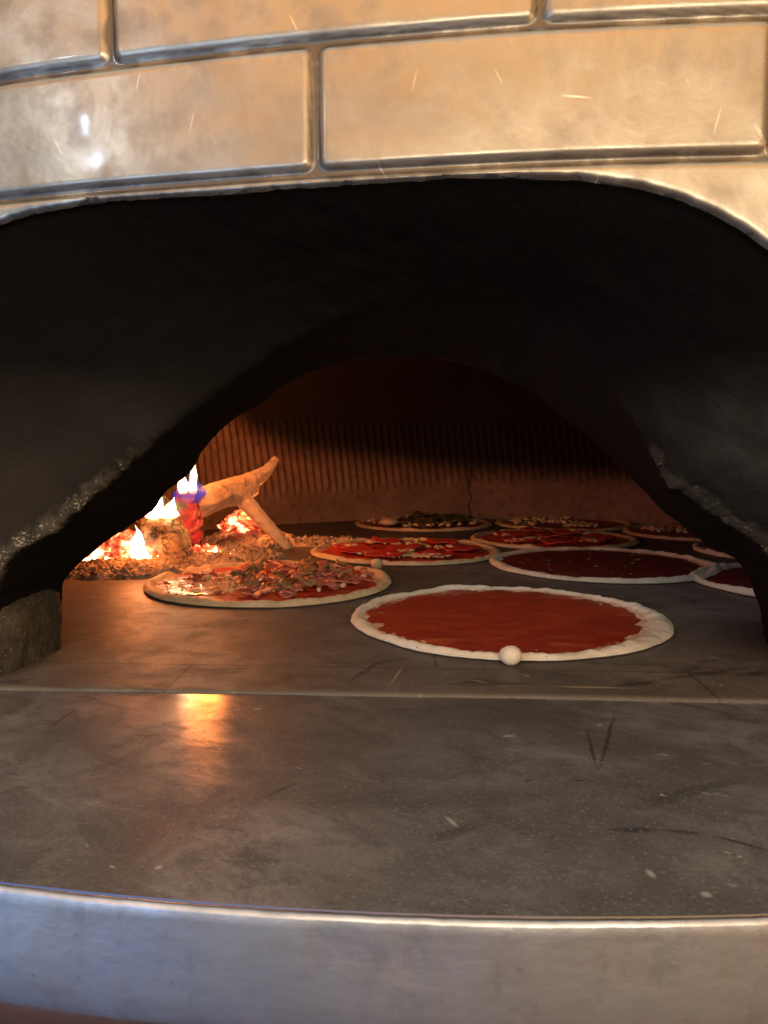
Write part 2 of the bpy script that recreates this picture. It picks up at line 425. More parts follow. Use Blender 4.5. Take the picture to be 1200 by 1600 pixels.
def m_char(name, glow=1.0, ashy=.5, zlo=None):
    """charred wood: checked black surface, grey ash skin, glowing cracks"""
    m, k, bs = material(name); p = k.obj()
    v = k.voro(k.mapv(k.mix(.035, p, k.new('ShaderNodeTexNoise').outputs['Color']), (.7, .7, 1.5), (.3, .5, 0)), 62, 'DISTANCE_TO_EDGE'); n = k.noise(p, 25, 4, .6); n2 = k.noise(p, 120, 4, .65)
    c = k.mix(k.mr(n2, .4, .65), (0.03, 0.022, 0.018), (0.07, 0.05, 0.04))
    c = k.mix(k.math('MULTIPLY', k.mr(n, .36, .5), ashy), c, k.mix(k.mr(n2, .35, .65), (0.50, 0.38, 0.22), (0.24, 0.16, 0.09)))
    crack = k.math('MULTIPLY', k.mr(v, .09, .0), k.mr(k.noise(p, 40, 3), .42, .58))
    c = k.mix(crack, c, (0.01, 0.008, 0.007))
    hot = k.mr(n, .62, .36); 
    if zlo is not None:
        z = k.sep(p)[2]; hot = k.math('MULTIPLY', hot, k.mr(z, zlo[0], zlo[1], 1, 0)); hot = k.math('MULTIPLY', hot, 1.0)
    em = k.mix(k.mr(k.noise(p, 45, 3, .6), .50, .74), (0.50, 0.015, 0.010), (1.0, 0.16, 0.05))
    st = k.math('MULTIPLY', k.mr(k.math('ADD', hot, k.math('MULTIPLY', n2, .5)), .45, 1.1), glow)
    b = k.bump(crack, -.6, .004); b = k.bump(n2, .6, .002, b)
    setp(k, bs, color=c, rough=.85, normal=b, emc=em, ems=st, spec=.2); return m


def m_ember():
    m, k, bs = material('glowing_embers'); p = k.obj(); n = k.noise(p, 38, 4, .6); n2 = k.noise(p, 150, 3)
    em = k.ramp(n, [(.38, (0.4, 0.01, 0.004)), (.52, (1.0, 0.09, 0.03)), (.62, (1.0, 0.42, 0.16)), (.7, (1.0, .8, .5))])
    st = k.ramp(n, [(.36, .03), (.47, .12), (.6, .45), (.7, 1.0)])
    setp(k, bs, color=k.mix(k.mr(n2, .4, .6), (0.05, 0.035, 0.03), (0.3, 0.22, 0.17)), rough=.9, emc=em,
         ems=k.math('MULTIPLY', st, 13.0), normal=k.bump(n2, .6, .003)); return m


def m_ash():
    m, k, bs = material('wood_ash'); p = k.obj(); n = k.noise(p, 30, 5, .65); n2 = k.noise(p, 150, 4, .7)
    c = k.mix(k.mr(n, .36, .62), (0.16, 0.115, 0.075), (0.44, 0.35, 0.25)); c = k.mix(k.mr(n2, .55, .68), c, (0.06, 0.045, 0.035))
    b = k.bump(n, .7, .006); b = k.bump(n2, .8, .003, b)
    setp(k, bs, color=c, rough=.92, normal=b, spec=.15); return m


def m_flame(name, blue=False, strength=14.0):
    m = bpy.data.materials.new(name); m.use_nodes = True; t = m.node_tree; k = N(t); t.nodes.clear()
    out = k.new('ShaderNodeOutputMaterial'); g = k.new('ShaderNodeTexCoord').outputs['Generated']; x, y, z = k.sep(g)
    zz = k.math('ADD', z, k.math('MULTIPLY', k.math('SUBTRACT', k.noise(g, 3, 3), .5), .25))
    if blue:
        c = k.ramp(zz, [(0.0, (0.30, 0.10, 0.75)), (.3, (0.14, 0.12, 0.9)), (.6, (0.35, 0.25, 0.9)), (1, (.9, .5, .5))])
        s = k.ramp(zz, [(0, .012), (.35, .035), (.7, .025), (1, .006)])
    else:
        c = k.ramp(zz, [(0, (1, .32, .10)), (.25, (1, .72, .40)), (.7, (1, .8, .5)), (1, (1, .45, .12))])
        s = k.ramp(zz, [(0, .3), (.25, 1), (1, .7)])
    e = k.new('ShaderNodeEmission'); k.put(e.inputs[0], c); k.put(e.inputs[1], k.math('MULTIPLY', s, strength))
    tr = k.new('ShaderNodeBsdfTransparent'); lw = k.new('ShaderNodeLayerWeight'); lw.inputs[0].default_value = .5
    mx = k.new('ShaderNodeMixShader')
    k.put(mx.inputs[0], k.mr(lw.outputs['Facing'], .0 if blue else .35, .95, .25 if blue else 0, 1, True))
    if not blue:
        fr_ = k.mr(lw.outputs['Facing'], .25, .75, 0, 1, True)
        k.put(e.inputs[0], k.mix(fr_, c, (1.0, .26, .05))); k.put(e.inputs[1], k.math('MULTIPLY', k.math('MULTIPLY', s, strength), k.mr(fr_, 0, 1, 1, .10)))
    t.links.new(e.outputs[0], mx.inputs[1]); t.links.new(tr.outputs[0], mx.inputs[2])
    t.links.new(mx.outputs[0], out.inputs[0]); return m


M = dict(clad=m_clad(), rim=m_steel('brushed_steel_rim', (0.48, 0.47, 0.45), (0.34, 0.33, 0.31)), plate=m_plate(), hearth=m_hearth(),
         vault=m_vault(), pier=m_pier(), dome=m_dome(), dough=m_dough(), crust=m_dough('baking_crust', (0.66, 0.50, 0.31), .35),
         sauce=m_sauce('tomato_sauce', (0.35, 0.042, 0.010), (0.24, 0.022, 0.007)), dark_sauce=m_sauce('dark_tomato_sauce', (0.15, 0.020, 0.010), (0.085, 0.012, 0.007), .4),
         red_sauce=m_sauce('bright_tomato_sauce', (0.55, 0.06, 0.02), (0.36, 0.03, 0.012), .3),
         cheese=m_simple('cheese_crumb', (0.76, 0.58, 0.32), (0.62, 0.36, 0.16), 45, .4, .1),
         melt=m_simple('melted_cheese', (0.62, 0.34, 0.13), (0.42, 0.10, 0.035), 60, .13, 0, .006, .7, .9),
         ham=m_simple('cooked_ham', (0.60, 0.20, 0.13), (0.42, 0.10, 0.065), 60, .36, .1, .0008),
         mush=m_simple('mushroom_slice', (0.34, 0.17, 0.065), (0.20, 0.09, 0.035), 60, .5),
         salami=m_salami(), veg=m_simple('grilled_aubergine', (0.05, 0.035, 0.022), (0.14, 0.12, 0.035), 50, .4),
         wood=m_wood(), ash=m_ash(), ember=m_ember(),
         stub=m_char('black_charcoal', .12, .15), char=m_char('charred_log_skin', 1.8, .12), bark=m_char('ashen_log_skin', 6.0, .9, (.012, .05)),
         body=m_simple('oven_base_copper', (0.06, 0.026, 0.010), (0.035, 0.016, 0.007), 20, .45, spec=.5),
         recess=m_simple('oven_base_shadow_band', (0.03, 0.025, 0.02), (0.05, 0.04, 0.03), 20, .7))

# ------------------------------------------------------------------ the oven
oven = empty('pizza_oven', (0.1, 1.2, 0))
tag(oven, 'wood-fired pizza oven with metal-clad brick front and a wide sooty mouth', 'oven')
OV = np.array([0.1, 1.2, 0.0])


def oven_part(name, V, Fc, mat, parent=None, **kw):
    V = np.asarray(V) - OV
    o = mesh_obj(name, V, Fc, mat, None, **kw); o.parent = parent or oven
    return o


# materials on the oven use object coordinates, which are world minus OV: shift those that need world position
def world_coords(mat):
    t = mat.node_tree
    for n_ in list(t.nodes):
        if n_.bl_idname == 'ShaderNodeTexCoord' and n_.outputs['Object'].is_linked:
            mp = t.nodes.new('ShaderNodeMapping'); mp.inputs['Location'].default_value = tuple(OV)
            for l in list(n_.outputs['Object'].links):
                to = l.to_socket; t.links.remove(l); t.links.new(mp.outputs[0], to)
            t.links.new(n_.outputs['Object'], mp.inputs[0])


for q in ('clad', 'rim', 'plate', 'hearth', 'vault', 'pier', 'dome', 'body', 'recess'): world_coords(M[q])

# mouth outline on the facade (left foot, over the top, right foot)
px0 = [(-6, 356), (30, 341), (62, 333), (130, 320), (250, 310), (400, 300), (550, 290), (700, 281), (800, 279), (900, 284),
       (1000, 296), (1060, 312), (1120, 337), (1160, 361), (1202, 393)]
mid = [on_facade(*p) for p in px0]
left = [(-.43, 0.0), (-.432, .09), (-.415, .18), (-.375, .25), (-.315, .300)]
right = [(.255, .262), (.315, .19), (.36, .10), (.38, 0.0)]
P0 = [np.array([x, facY(x), z]) for x, z in left] + mid + [np.array([x, facY(x), z]) for x, z in right]
NT_ = 760
P0 = resample(P0, NT_)
rag = np.array([nz(i * .06, 3.3) * .0016 + nz(i * .23, 9.1) * .0007 for i in range(NT_)])
P0[:, 2] += rag
P0[0, 2] = P0[-1, 2] = 0.0

H1, H2, BL = 0.4165, 0.3445, 0.2490
pitch = H1 - H2


def brick_height(x, z):
    """0 in the joint, 1 on the brick face; rounded corners"""
    row = np.floor((z - H2) / pitch); off = np.where(np.mod(row, 2) == 0, -.0390, .0852)
    cx = (np.floor((x - off) / BL) + .5) * BL + off; cz = H2 + (row + .5) * pitch
    cx = np.where(row == -1, x, cx)          # the strip under the last seam has no upright joint
    hx, hz, r = BL / 2 - .0012, pitch / 2 - .0010, .0065
    qx = np.abs(x - cx) - (hx - r); qz = np.abs(z - cz) - (hz - r)
    sd = np.hypot(np.maximum(qx, 0), np.maximum(qz, 0)) + np.minimum(np.maximum(qx, qz), 0) - r
    t = np.clip(-sd / .0042, 0, 1); return t * t * (3 - 2 * t), row


NRAD = 210
X0, X1, ZT = -.80, 1.0, .80
V = []; E_ = []; G_ = []
c0 = np.array([-.02, 0.02])
for i in range(NT_):
    x, z = P0[i, 0], P0[i, 2]; dx_, dz_ = x - c0[0], z - c0[1]
    cand = []
    if dx_ > 1e-6: cand.append((X1 - c0[0]) / dx_)
    if dx_ < -1e-6: cand.append((X0 - c0[0]) / dx_)
    if dz_ > 1e-6: cand.append((ZT - c0[1]) / dz_)
    k_ = min(cand)
    rr = np.linspace(0, 1, NRAD) ** 1.25
    xs = x + (c0[0] + dx_ * k_ - x) * rr; zs = np.maximum(z + (c0[1] + dz_ * k_ - z) * rr, 0)
    if i in (0, NT_ - 1): zs[:] = 0
    V.append(np.stack([xs, zs], 1))
V = np.array(V).reshape(-1, 2)
bh, row = brick_height(V[:, 0], V[:, 1])
dist = np.hypot(V[:, 0].reshape(NT_, NRAD) - P0[:, 0:1], V[:, 1].reshape(NT_, NRAD) - P0[:, 2:3]).reshape(-1)
lip = np.clip(1 - dist / .005, 0, 1) ** 2
lump = np.array([nz(a * 13, b * 13, 1.7) * .0016 + nz(a * 45, b * 45, 4.1) * .0005 for a, b in V])
sidx = facY(V[:, 0])
nrm = np.stack([(V[:, 0] - FC) / FR, -np.ones(len(V))], 1); nrm /= np.linalg.norm(nrm, axis=1, keepdims=True)
hgt = bh * .0034 + lump * .45 - lip * .003
W = np.stack([V[:, 0] + nrm[:, 0] * hgt, sidx + nrm[:, 1] * hgt, V[:, 1]], 1)
facade = oven_part('brick_facade', W, grid_faces(NT_, NRAD), M['clad'],
                   attrs=dict(edge=np.clip(1 - dist / .009, 0, 1), groove=np.maximum(1 - bh, .9 * np.clip(1.3 - dist / .0055, 0, 1))))
fix_normals(facade)

# mouth vault: a flared throat, lofted between outlines that stand one behind the other
px1 = [(-28, 1064), (-24, 1000), (-22, 940), (6, 881), (31, 856), (78, 831), (120, 797), (140, 775), (167, 757), (215, 712), (315, 632), (425, 545), (540, 492),
       (700, 470), (850, 498), (955, 590), (995, 662), (1015, 712), (1032, 742), (1045, 762), (1072, 772), (1105, 795), (1137, 815), (1162, 830),
       (1190, 850), (1225, 905), (1255, 980), (1290, 1064)]
px2 = [(90, 1005), (91, 960), (95, 905), (130, 872), (165, 848), (200, 823), (240, 798), (262, 768), (300, 735), (320, 700), (350, 668),
       (395, 636), (440, 605), (490, 577), (560, 562), (620, 557), (700, 562), (760, 576), (830, 612), (880, 650), (930, 692), (985, 745), (1040, 800),
       (1095, 845), (1150, 873), (1172, 905), (1187, 950), (1197, 1003)]
P1 = resample([at_depth(u, v, .60) for u, v in px1], NT_)
P2 = resample([at_depth(u, v, .725) for u, v in px2], NT_)
P1[0, 2] = P1[-1, 2] = P2[0, 2] = P2[-1, 2] = 0
P0b = P0 + np.array([0, .006, 0])
P3 = P2 + np.array([0, .05, 0]); cxy = np.array([.035, 0, .0])
P3 = np.array([[p[0] + (p[0] - .035) * .10, .79, p[2] * 1.03] for p in P2])
P4 = np.array([[p[0] + (p[0] - .035) * .25, .85, p[2] * 1.35] for p in P2])
P5 = np.array([[p[0] + (p[0] - .035) * 2.6, .86, p[2] * 3.2] for p in P2])
rows = []; par = []
keys = [(P0b, 0), (P1, 26), (P2, 14), (P3, 6), (P4, 4), (P5, 6)]
for a in range(len(keys) - 1):
    A, B, n_ = keys[a][0], keys[a + 1][0], keys[a + 1][1]
    for s in range(n_):
        t = s / n_
        tt = t if a else t
        Pm = A * (1 - tt) + B * tt
        if a == 0: Pm[:, 1] = A[:, 1] + (B[:, 1] - A[:, 1]) * (t * .6 + .4 * t * t)   # slightly belled
        rows.append(Pm); par.append(a + t)
rows.append(P5); par.append(5.0)
rows = np.array(rows); par = np.array(par); nr = len(rows)
L = rows.transpose(1, 0, 2).reshape(-1, 3); pr_ = np.tile(par, NT_)
cen = np.array([.035, .0, .05]); dirs = L - cen; dirs[:, 1] = 0; dirs /= np.linalg.norm(dirs, axis=1, keepdims=True) + 1e-9
rid = np.exp(-((pr_ - 1.02) / .11) ** 2)
side_w = np.clip((.22 - L[:, 2]) / .06, 0, 1)
amp = fbm(L, 11, 3) * .0026 + fbm(L, 55, 3, 4.0) * .0016 + rid * side_w * (fbm(L, 120, 2, 8.0) * .0035)
amp *= np.clip(pr_ / .25, 0, 1)
L = L + dirs * amp[:, None]; L[:, 2] = np.where(np.tile(np.arange(NT_), (nr, 1)).T.reshape(-1) % (NT_ - 1) == 0, -.01, L[:, 2])
pale = np.clip(1.12 - pr_, 0, 1) ** .5  # drops past the ridge, where the colour carries painted shade
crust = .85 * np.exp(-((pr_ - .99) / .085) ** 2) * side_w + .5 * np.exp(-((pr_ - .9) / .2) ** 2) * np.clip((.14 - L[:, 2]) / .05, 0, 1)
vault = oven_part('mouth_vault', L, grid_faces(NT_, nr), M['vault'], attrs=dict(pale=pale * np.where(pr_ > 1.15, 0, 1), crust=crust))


# pier stones at the foot of the throat
def pier(pts, h, seed, name='pier_stone'):
    pts = np.asarray(pts); n = 90; P = resample(np.c_[pts, np.zeros(len(pts))], n)[:, :2]
    c = P.mean(0); rows_ = []
    for z, ins in ((-.01, 0), (.004, 0), (h * .25, -.0005), (h * .5, -.001), (h * .75, 0), (h - .008, .001), (h - .003, .004), (h, .010)):
        for kk in range(1):
            Q = P + (c - P) / np.linalg.norm(c - P, axis=1, keepdims=True) * ins
            rows_.append(np.c_[Q, np.full(n, z)])
    # denser rows
    Z = np.array([r_[0, 2] for r_ in rows_]); rows2 = []
    for z in np.r_[np.linspace(-.01, h - .008, 22), h - .005, h - .003, h - .001, h]:
        j = min(np.searchsorted(Z, z, 'right') - 1, len(Z) - 2); t = (z - Z[j]) / (Z[j + 1] - Z[j]); rows2.append(rows_[j] * (1 - t) + rows_[j + 1] * t)
    Vv = np.array(rows2).transpose(1, 0, 2).reshape(-1, 3); dd = Vv - np.array([c[0], c[1], 0]); dd[:, 2] = 0; dd /= np.linalg.norm(dd, axis=1, keepdims=True)
    Vv += dd * (fbm(Vv, 45, 3, seed) * .003 + fbm(Vv, 160, 2, seed) * .0014)[:, None]
    nv = len(rows2); Fc = grid_faces(n, nv); Vv = np.r_[Vv, [[c[0], c[1], h - .001]]]
    Fc += [(i * nv + nv - 1, (i + 1) % n * nv + nv - 1, n * nv) for i in range(n - 1)]
    o = oven_part(name, Vv, Fc, M['pier']); fix_normals(o); return o


pier([(-.60, .60), (-.42, .578), (-.345, .590), (-.316, .606), (-.306, .640), (-.300, .700), (-.312, .73), (-.34, .76), (-.38, .80), (-.60, .80), (-.61, .7)], .058, 1.0)
pier([(.70, .80), (.42, .80), (.381, .76), (.374, .728), (.377, .68), (.386, .64), (.42, .60), (.50, .56), (.70, .56), (.71, .7)], .052, 7.0)

# dome with its ribbed wall
DC = np.array([.20, 1.18]); DR = .80
prof = [(DR, -.01)] + [(DR, z) for z in np.linspace(.0, .06, 5)] + [(DR, z) for z in np.linspace(.066, .255, 46)] + [(DR - .004, .262)]
for a in np.linspace(2, 90, 34):
    prof.append(((DR - .006) * math.cos(R(a)) if a < 90 else .0005, .262 + .26 * math.sin(R(a))))
prof = np.array(prof)
NA = 1500
ang = np.linspace(R(-40), R(220), NA)
ribs = 0.5 + 0.5 * np.cos(ang * DR / .0215 * 2 * math.pi / 1.0)
V = []
for i, a in enumerate(ang):
    x_ = DC[0] + DR * math.cos(a)
    zlo = .098 - .035 * min(max((.35 - x_) / .7, 0), 1) + .006 * math.sin(i * .31)
    e1 = np.clip((prof[:, 1] - zlo) / .010, 0, 1) * np.clip((.25 - prof[:, 1]) / .008, 0, 1)
    lean = np.cos((a * DR - prof[:, 1] * .12) / .0190 * 2 * math.pi) * .5 + .5
    rad = prof[:, 0] - e1 * (.006 * lean ** 1.2 - .002) * (prof[:, 0] > .5)
    V.append(np.c_[DC[0] + rad * math.cos(a), DC[1] + rad * math.sin(a), prof[:, 1]])
V = np.array(V).reshape(-1, 3)
w_ = np.array([nz(p[0] * 9, p[1] * 9, p[2] * 9) * .004 for p in V])
cc = V - np.array([DC[0], DC[1], .1]); cc /= np.linalg.norm(cc, axis=1, keepdims=True); V += cc * w_[:, None]
V[:, 1] = np.maximum(V[:, 1], .865)
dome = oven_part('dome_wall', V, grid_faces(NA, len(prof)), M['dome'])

# hearth stone: from the straight front edge back under the dome
nx, ny = 240, 130


def seamY(x): return .571 - .053 * (x + 0.0)


V = []; ed = []
for i in range(nx):
    x = -.95 + 2.1 * i / (nx - 1)
    ys = np.r_[seamY(x), seamY(x) + .0012, seamY(x) + .004, seamY(x) + np.linspace(.01, 1.6, ny - 3)]
    for j, y in enumerate(ys):
        z = nz(x * 5, y * 5, 2) * .0006
        if j == 0: z = -.0035
        if j == 1: z = -.0007
        V.append((x, y, z)); ed.append(1.0 if j in (1, 2) else 0.0)
hearth = oven_part('hearth_floor', V, grid_faces(nx, ny), M['hearth'], attrs=dict(edge=ed))
fix_normals(hearth)

# landing plate and its rounded skirt
PR, PC = 1.30, np.array([.085, 1.597])
nx = 260; V = []
angs = np.linspace(-1.05, 1.05, nx)
for a in angs:
    ex, ey = PC[0] + PR * math.sin(a), PC[1] - PR * math.cos(a)
    yb = seamY(ex) + .004
    yb = max(yb, ey + .02)
    for t in np.linspace(0, 1, 60):
        y = ey + (yb - ey) * t
        V.append((ex, y, -.0022 + nz(ex * 6, y * 6, 5) * .0007))
plate = oven_part('landing_plate', V, grid_faces(nx, 60), M['plate']); fix_normals(plate)
pf = [(-.004, -.0062), (-.0010, -.0040), (.0012, -.0024), (.0028, -.0020), (.0042, -.0026), (.0049, -.0042), (.0052, -.008), (.0062, -.02), (.0068, -.03), (.0072, -.04), (.0070, -.048), (.0060, -.053), (.003, -.056), (-.004, -.0575), (-.03, -.058)]
nx = 700; V = []
for a in np.linspace(-1.05, 1.05, nx):
    for r_, z in pf:
        rr = PR + r_ + nz(a * 40, z * 30, 1) * .0007 + nz(a * 260, 0, 3) * .00035; V.append((PC[0] + rr * math.sin(a), PC[1] - rr * math.cos(a), z + nz(a * 180, 5) * .0003))
rim = oven_part('steel_skirt', V, grid_faces(nx, len(pf)), M['rim'], parent=plate); fix_normals(rim)
for nm, mat, off, z0_, z1_ in (('copper_band', 'body', -.006, -.0585, -.078), ('base_recess', 'recess', -.022, -.078, -.094), ('lower_band', 'body', -.008, -.094, -.45)):
    V = []
    for a in np.linspace(-1.05, 1.05, 160):
        for r_, z in ((-.05, z0_), (off - .002, z0_), (off, z0_ - .002), (off, z1_ + .002), (off - .002, z1_), (-.05, z1_)):
            V.append((PC[0] + (PR + r_) * math.sin(a), PC[1] - (PR + r_) * math.cos(a), z))
    fix_normals(oven_part(nm, V, grid_faces(160, 6), M[mat]))


# ------------------------------------------------------------------ pizzas
def strew(n, rmax, rng, rmin=0.0):
    out = []
    for _ in range(n):
        r = math.sqrt(rng.uniform(rmin ** 2, rmax ** 2)); a = rng.uniform(0, 2 * math.pi); out.append((r * math.cos(a), r * math.sin(a)))
    return out


def lumps(name, pts, size, mat, parent, rng, flat=.6, z0=.006):
    V = []; Fc = []
    base = [(math.cos(a) * math.sin(b), math.sin(a) * math.sin(b), math.cos(b)) for b in (0.01, .8, 1.6, 2.4, 3.13) for a in [q * math.pi / 3.5 for q in range(7)]]
    for (x, y) in pts:
        s = size * rng.uniform(.5, 1.35); o = len(V); q = rng.uniform(0, 50)
        sx, sy = rng.uniform(.7, 1.4), rng.uniform(.7, 1.4)
        for b in base:
            k_ = 1 + 1.0 * nz(b[0] * 1.9 + q, b[1] * 1.9, b[2] * 1.9)
            V.append((x + b[0] * s * k_ * sx, y + b[1] * s * k_ * sy, z0 + s * flat * (.6 + b[2] * k_)))
        for r_ in range(4):
            for c_ in range(7):
                c2 = (c_ + 1) % 7; Fc.append((o + r_ * 7 + c_, o + r_ * 7 + c2, o + r_ * 7 + 7 + c2, o + r_ * 7 + 7 + c_))
    return mesh_obj(name, V, Fc, mat, parent)


def disc_slice(name, x, y, z, r, th, mat, parent, rng, tilt=.12, cup=.0, wavy=0.0):
    V = [(0, 0, th)]; n = 22; rings = [(.5, th), (.9, th), (1.0, th * .6), (1.0, .15 * th), (.9, 0)]; q = rng.uniform(0, 40)
    for f_, z_ in rings:
        for i in range(n):
            a = 2 * math.pi * i / n; rr = r * f_ * (1 + .06 * nz(math.cos(a) + q, math.sin(a)))
            V.append((rr * math.cos(a), rr * math.sin(a), z_ + cup * f_ ** 2 + wavy * f_ * nz(math.cos(a) * 1.6 + q, math.sin(a) * 1.6, 2)))
    Fc = [(0, 1 + i, 1 + (i + 1) % n) for i in range(n)]
    for k_ in range(len(rings) - 1):
        for i in range(n):
            Fc.append((1 + k_ * n + i, 1 + (k_ + 1) * n + i, 1 + (k_ + 1) * n + (i + 1) % n, 1 + k_ * n + (i + 1) % n))
    o = mesh_obj(name, V, Fc, mat, parent); o.location = (x, y, z); o.rotation_euler = (rng.uniform(-tilt, tilt), rng.uniform(-tilt, tilt), rng.uniform(0, 6.28))
    return o


def ham_piece(x, y, z, s, parent, rng, mat='ham', name='ham_piece'):
    """a torn, folded scrap of ham"""
    n = 9; m_ = 6; V = []; q = rng.uniform(0, 90); fold = rng.uniform(.5, 1.3)
    for side_ in (0, 1):
        for i in range(n):
            for j in range(m_):
                u_, v_ = i / (n - 1) - .5, j / (m_ - 1) - .5
                w = 1 - .35 * abs(u_ * 2) ** 3
                px_, py_ = u_ * s * (1 + .2 * nz(v_ * 3 + q, 1)), v_ * s * .62 * w * (1 + .25 * nz(u_ * 3 + q, 7))
                pz = s * .08 * math.sin(u_ * 5 * fold + q) * (1 + v_) + s * .10 * nz(u_ * 4 + q, v_ * 4) + (0 if side_ else .0014)
                V.append((px_, py_, pz + s * .12))
    nn = n * m_; Fc = grid_faces(n, m_); Fc = Fc + [tuple(nn + k_ for k_ in reversed(f_)) for f_ in Fc]
    bl = [i * m_ for i in range(n)] + [(n - 1) * m_ + j for j in range(1, m_)] + [i * m_ + m_ - 1 for i in range(n - 2, -1, -1)] + [j for j in range(m_ - 2, 0, -1)]
    for a_, b_ in zip(bl, bl[1:] + bl[:1]): Fc.append((a_, a_ + nn, b_ + nn, b_))
    o = mesh_obj(name, V, Fc, M[mat], parent); o.location = (x, y, z)
    o.rotation_euler = (rng.uniform(-.24, .24), rng.uniform(-.24, .24), rng.uniform(0, 6.28)); fix_normals(o); return o


def pizza(u0, u1, vnear, label, style, seed, D=None, squash=1.0, rim=.0050, width=.080):
    rng = random.Random(seed); uc = (u0 + u1) / 2
    Yn = on_floor(uc, vnear)[1]
    Dm = D or .33
    for _ in range(20):
        Yc = Yn + Dm * squash / 2; dep = Yc * math.cos(TH) + CH * math.sin(TH)
        if D is None: Dm = (u1 - u0) / F * dep
    Xc = (uc - 600) / F * dep
    root = empty('pizza', (Xc, Yc, .0005)); tag(root, label, 'pizza', 'pizzas baking on the oven floor')
    Ro = Dm / 2; na, nr_ = 200, 44
    V = []; sau = []
    rs = np.r_[np.linspace(0.02, .80, 12), np.linspace(.815, 1.0, 28), [1.004, 1.0, .985, .9]]
    qs = seed * 7.7
    edge = []
    for i in range(na):
        a = 2 * math.pi * i / na; ca, sa = math.cos(a), math.sin(a)
        out = 1 + .030 * nz(ca * 1.3 + qs, sa * 1.3) + .014 * nz(ca * 4 + qs, sa * 4, 3) + .006 * nz(ca * 12 + qs, sa * 12, 3)
        rh = rim * (1 + .65 * nz(ca * 2.2 + qs, sa * 2.2, 5) + .4 * nz(ca * 9 + qs, sa * 9, 5) + .2 * nz(ca * 24, sa * 24 + qs, 5))
        wd = width * (1 + .35 * nz(ca * 1.7 + qs, sa * 1.7, 8) + .15 * nz(ca * 7, sa * 7 + qs, 8))
        if style == 'plain_front': wd += .055 * max(0, math.cos(a + .25)) ** 3 - .018 * max(0, math.sin(a))
        edge.append((out, rh, wd))
        for j, f_ in enumerate(rs):
            c_ = 1 - wd * .62
            g = math.exp(-((f_ - c_) / (wd * .55)) ** 2) if f_ < c_ else 1.0
            z = .0022 + rh * g
            if j < 40 and f_ > c_:
                t = (f_ - c_) / (1 - c_); z = (.0022 + rh) * math.sqrt(max(0, 1 - t * t * .82))
            if j == 40: z = .0030
            if j == 41: z = .0016
            if j == 42: z = .0003
            if j == 43: z = .0001
            rr = Ro * out * f_
            z += (nz(ca * f_ * 9 + qs, sa * f_ * 9, 2) * .0008 + (nz(ca * f_ * 24 + qs, sa * f_ * 24, 2) * .0012 if f_ > .8 else 0)) * (j < 40)
            V.append((rr * ca, rr * sa * squash, z)); sau.append(max(0, min(1, (1 - wd * 1.05 - f_) / .02)))
    Vc = np.array(V); nv = len(rs)
    crust = mesh_obj('crust', Vc, grid_faces(na, nv, True), M['dough' if style in ('plain_front', 'plain_dark', 'plain_side') else 'crust'], root, attrs=dict(sauced=sau)); fix_normals(crust)
    # sauce sheet
    V = []; ns = 26
    for i in range(na):
        a = 2 * math.pi * i / na; ca, sa = math.cos(a), math.sin(a); out, rh, wd = edge[i]
        lim = (1 - wd * 1.32) * (1 + .012 * nz(ca * 6 + qs, sa * 6, 9) + .008 * nz(ca * 22, sa * 22 + qs, 9))
        for j in range(ns):
            t = j / (ns - 1); f_ = .01 + (lim - .01) * t; rr = Ro * out * f_
            c_ = 1 - wd * .62; g = math.exp(-((f_ - c_) / (wd * .55)) ** 2)
            z = .0022 + rh * g + .0016 * (1 - t ** 8) + nz(ca * f_ * 7 + qs, sa * f_ * 7, 4) * .0011 + nz(ca * f_ * 26 + qs, sa * f_ * 26, 4) * .0005
            if j == ns - 1: z -= .0012
            V.append((rr * ca, rr * sa * squash, z))
    sm = dict(plain_front='sauce', plain_dark='dark_sauce', plain_side='dark_sauce', ham='red_sauce', salami='red_sauce', cheese='sauce', veg='sauce')[style]
    mesh_obj('tomato_sauce', V, grid_faces(na, ns, True), M[sm], root)
    q = .80 * Ro
    if style == 'ham':
        # glistening cheese at the fire side
        V = []; n1_, n2_ = 90, 22
        for i in range(n1_):
            a = 2 * math.pi * i / n1_; ca, sa = math.cos(a), math.sin(a)
            for j in range(n2_):
                f_ = .01 + j / (n2_ - 1); rr = f_ * Ro * .42 * (1 + .3 * nz(ca * 2, sa * 2, 6) + .1 * nz(ca * 8, sa * 8, 6))
                z = .0048 + .0016 * (1 - f_ ** 6) + .0016 * nz(ca * f_ * 9, sa * f_ * 9, 3) + .0007 * nz(ca * f_ * 30, sa * f_ * 30, 3)
                V.append((-Ro * .44 + rr * ca * .95, -Ro * .08 + rr * sa * 1.25, z))
        mesh_obj('melted_cheese', V, grid_faces(n1_, n2_, True), M['melt'], root)
        for (x, y) in strew(115, q * 1.02, rng):
            if x < -.22 * Ro and rng.random() < .72: x = abs(x) * .8
            ham_piece(x * .93 + .012, y * .96, .0050 + rng.uniform(0, .006), rng.uniform(.014, .028), root, rng)
        for (x, y) in strew(24, q * .9, rng):
            if x < -.25 * Ro: x = -x
            disc_slice('mushroom_slice', x, y, .010 + rng.uniform(0, .008), rng.uniform(.008, .013), .004, M['mush'], root, rng, .7, 0, .006)
        tag2 = lumps('cheese_crumbs', strew(46, q, rng), .0036, M['cheese'], root, rng, .7, .007); tag2['kind'] = 'stuff'
    elif style == 'salami':
        for i in range(8):
            a = i * 2 * math.pi / 7 + rng.uniform(-.2, .2); r_ = .60 * Ro * rng.uniform(.8, 1.05) if i < 7 else 0
            disc_slice('salami_slice', r_ * math.cos(a), r_ * math.sin(a), .0055 + .001 * (i % 3), rng.uniform(.031, .037), .0022, M['salami'], root, rng, .05, .003, .006)
        pts = []
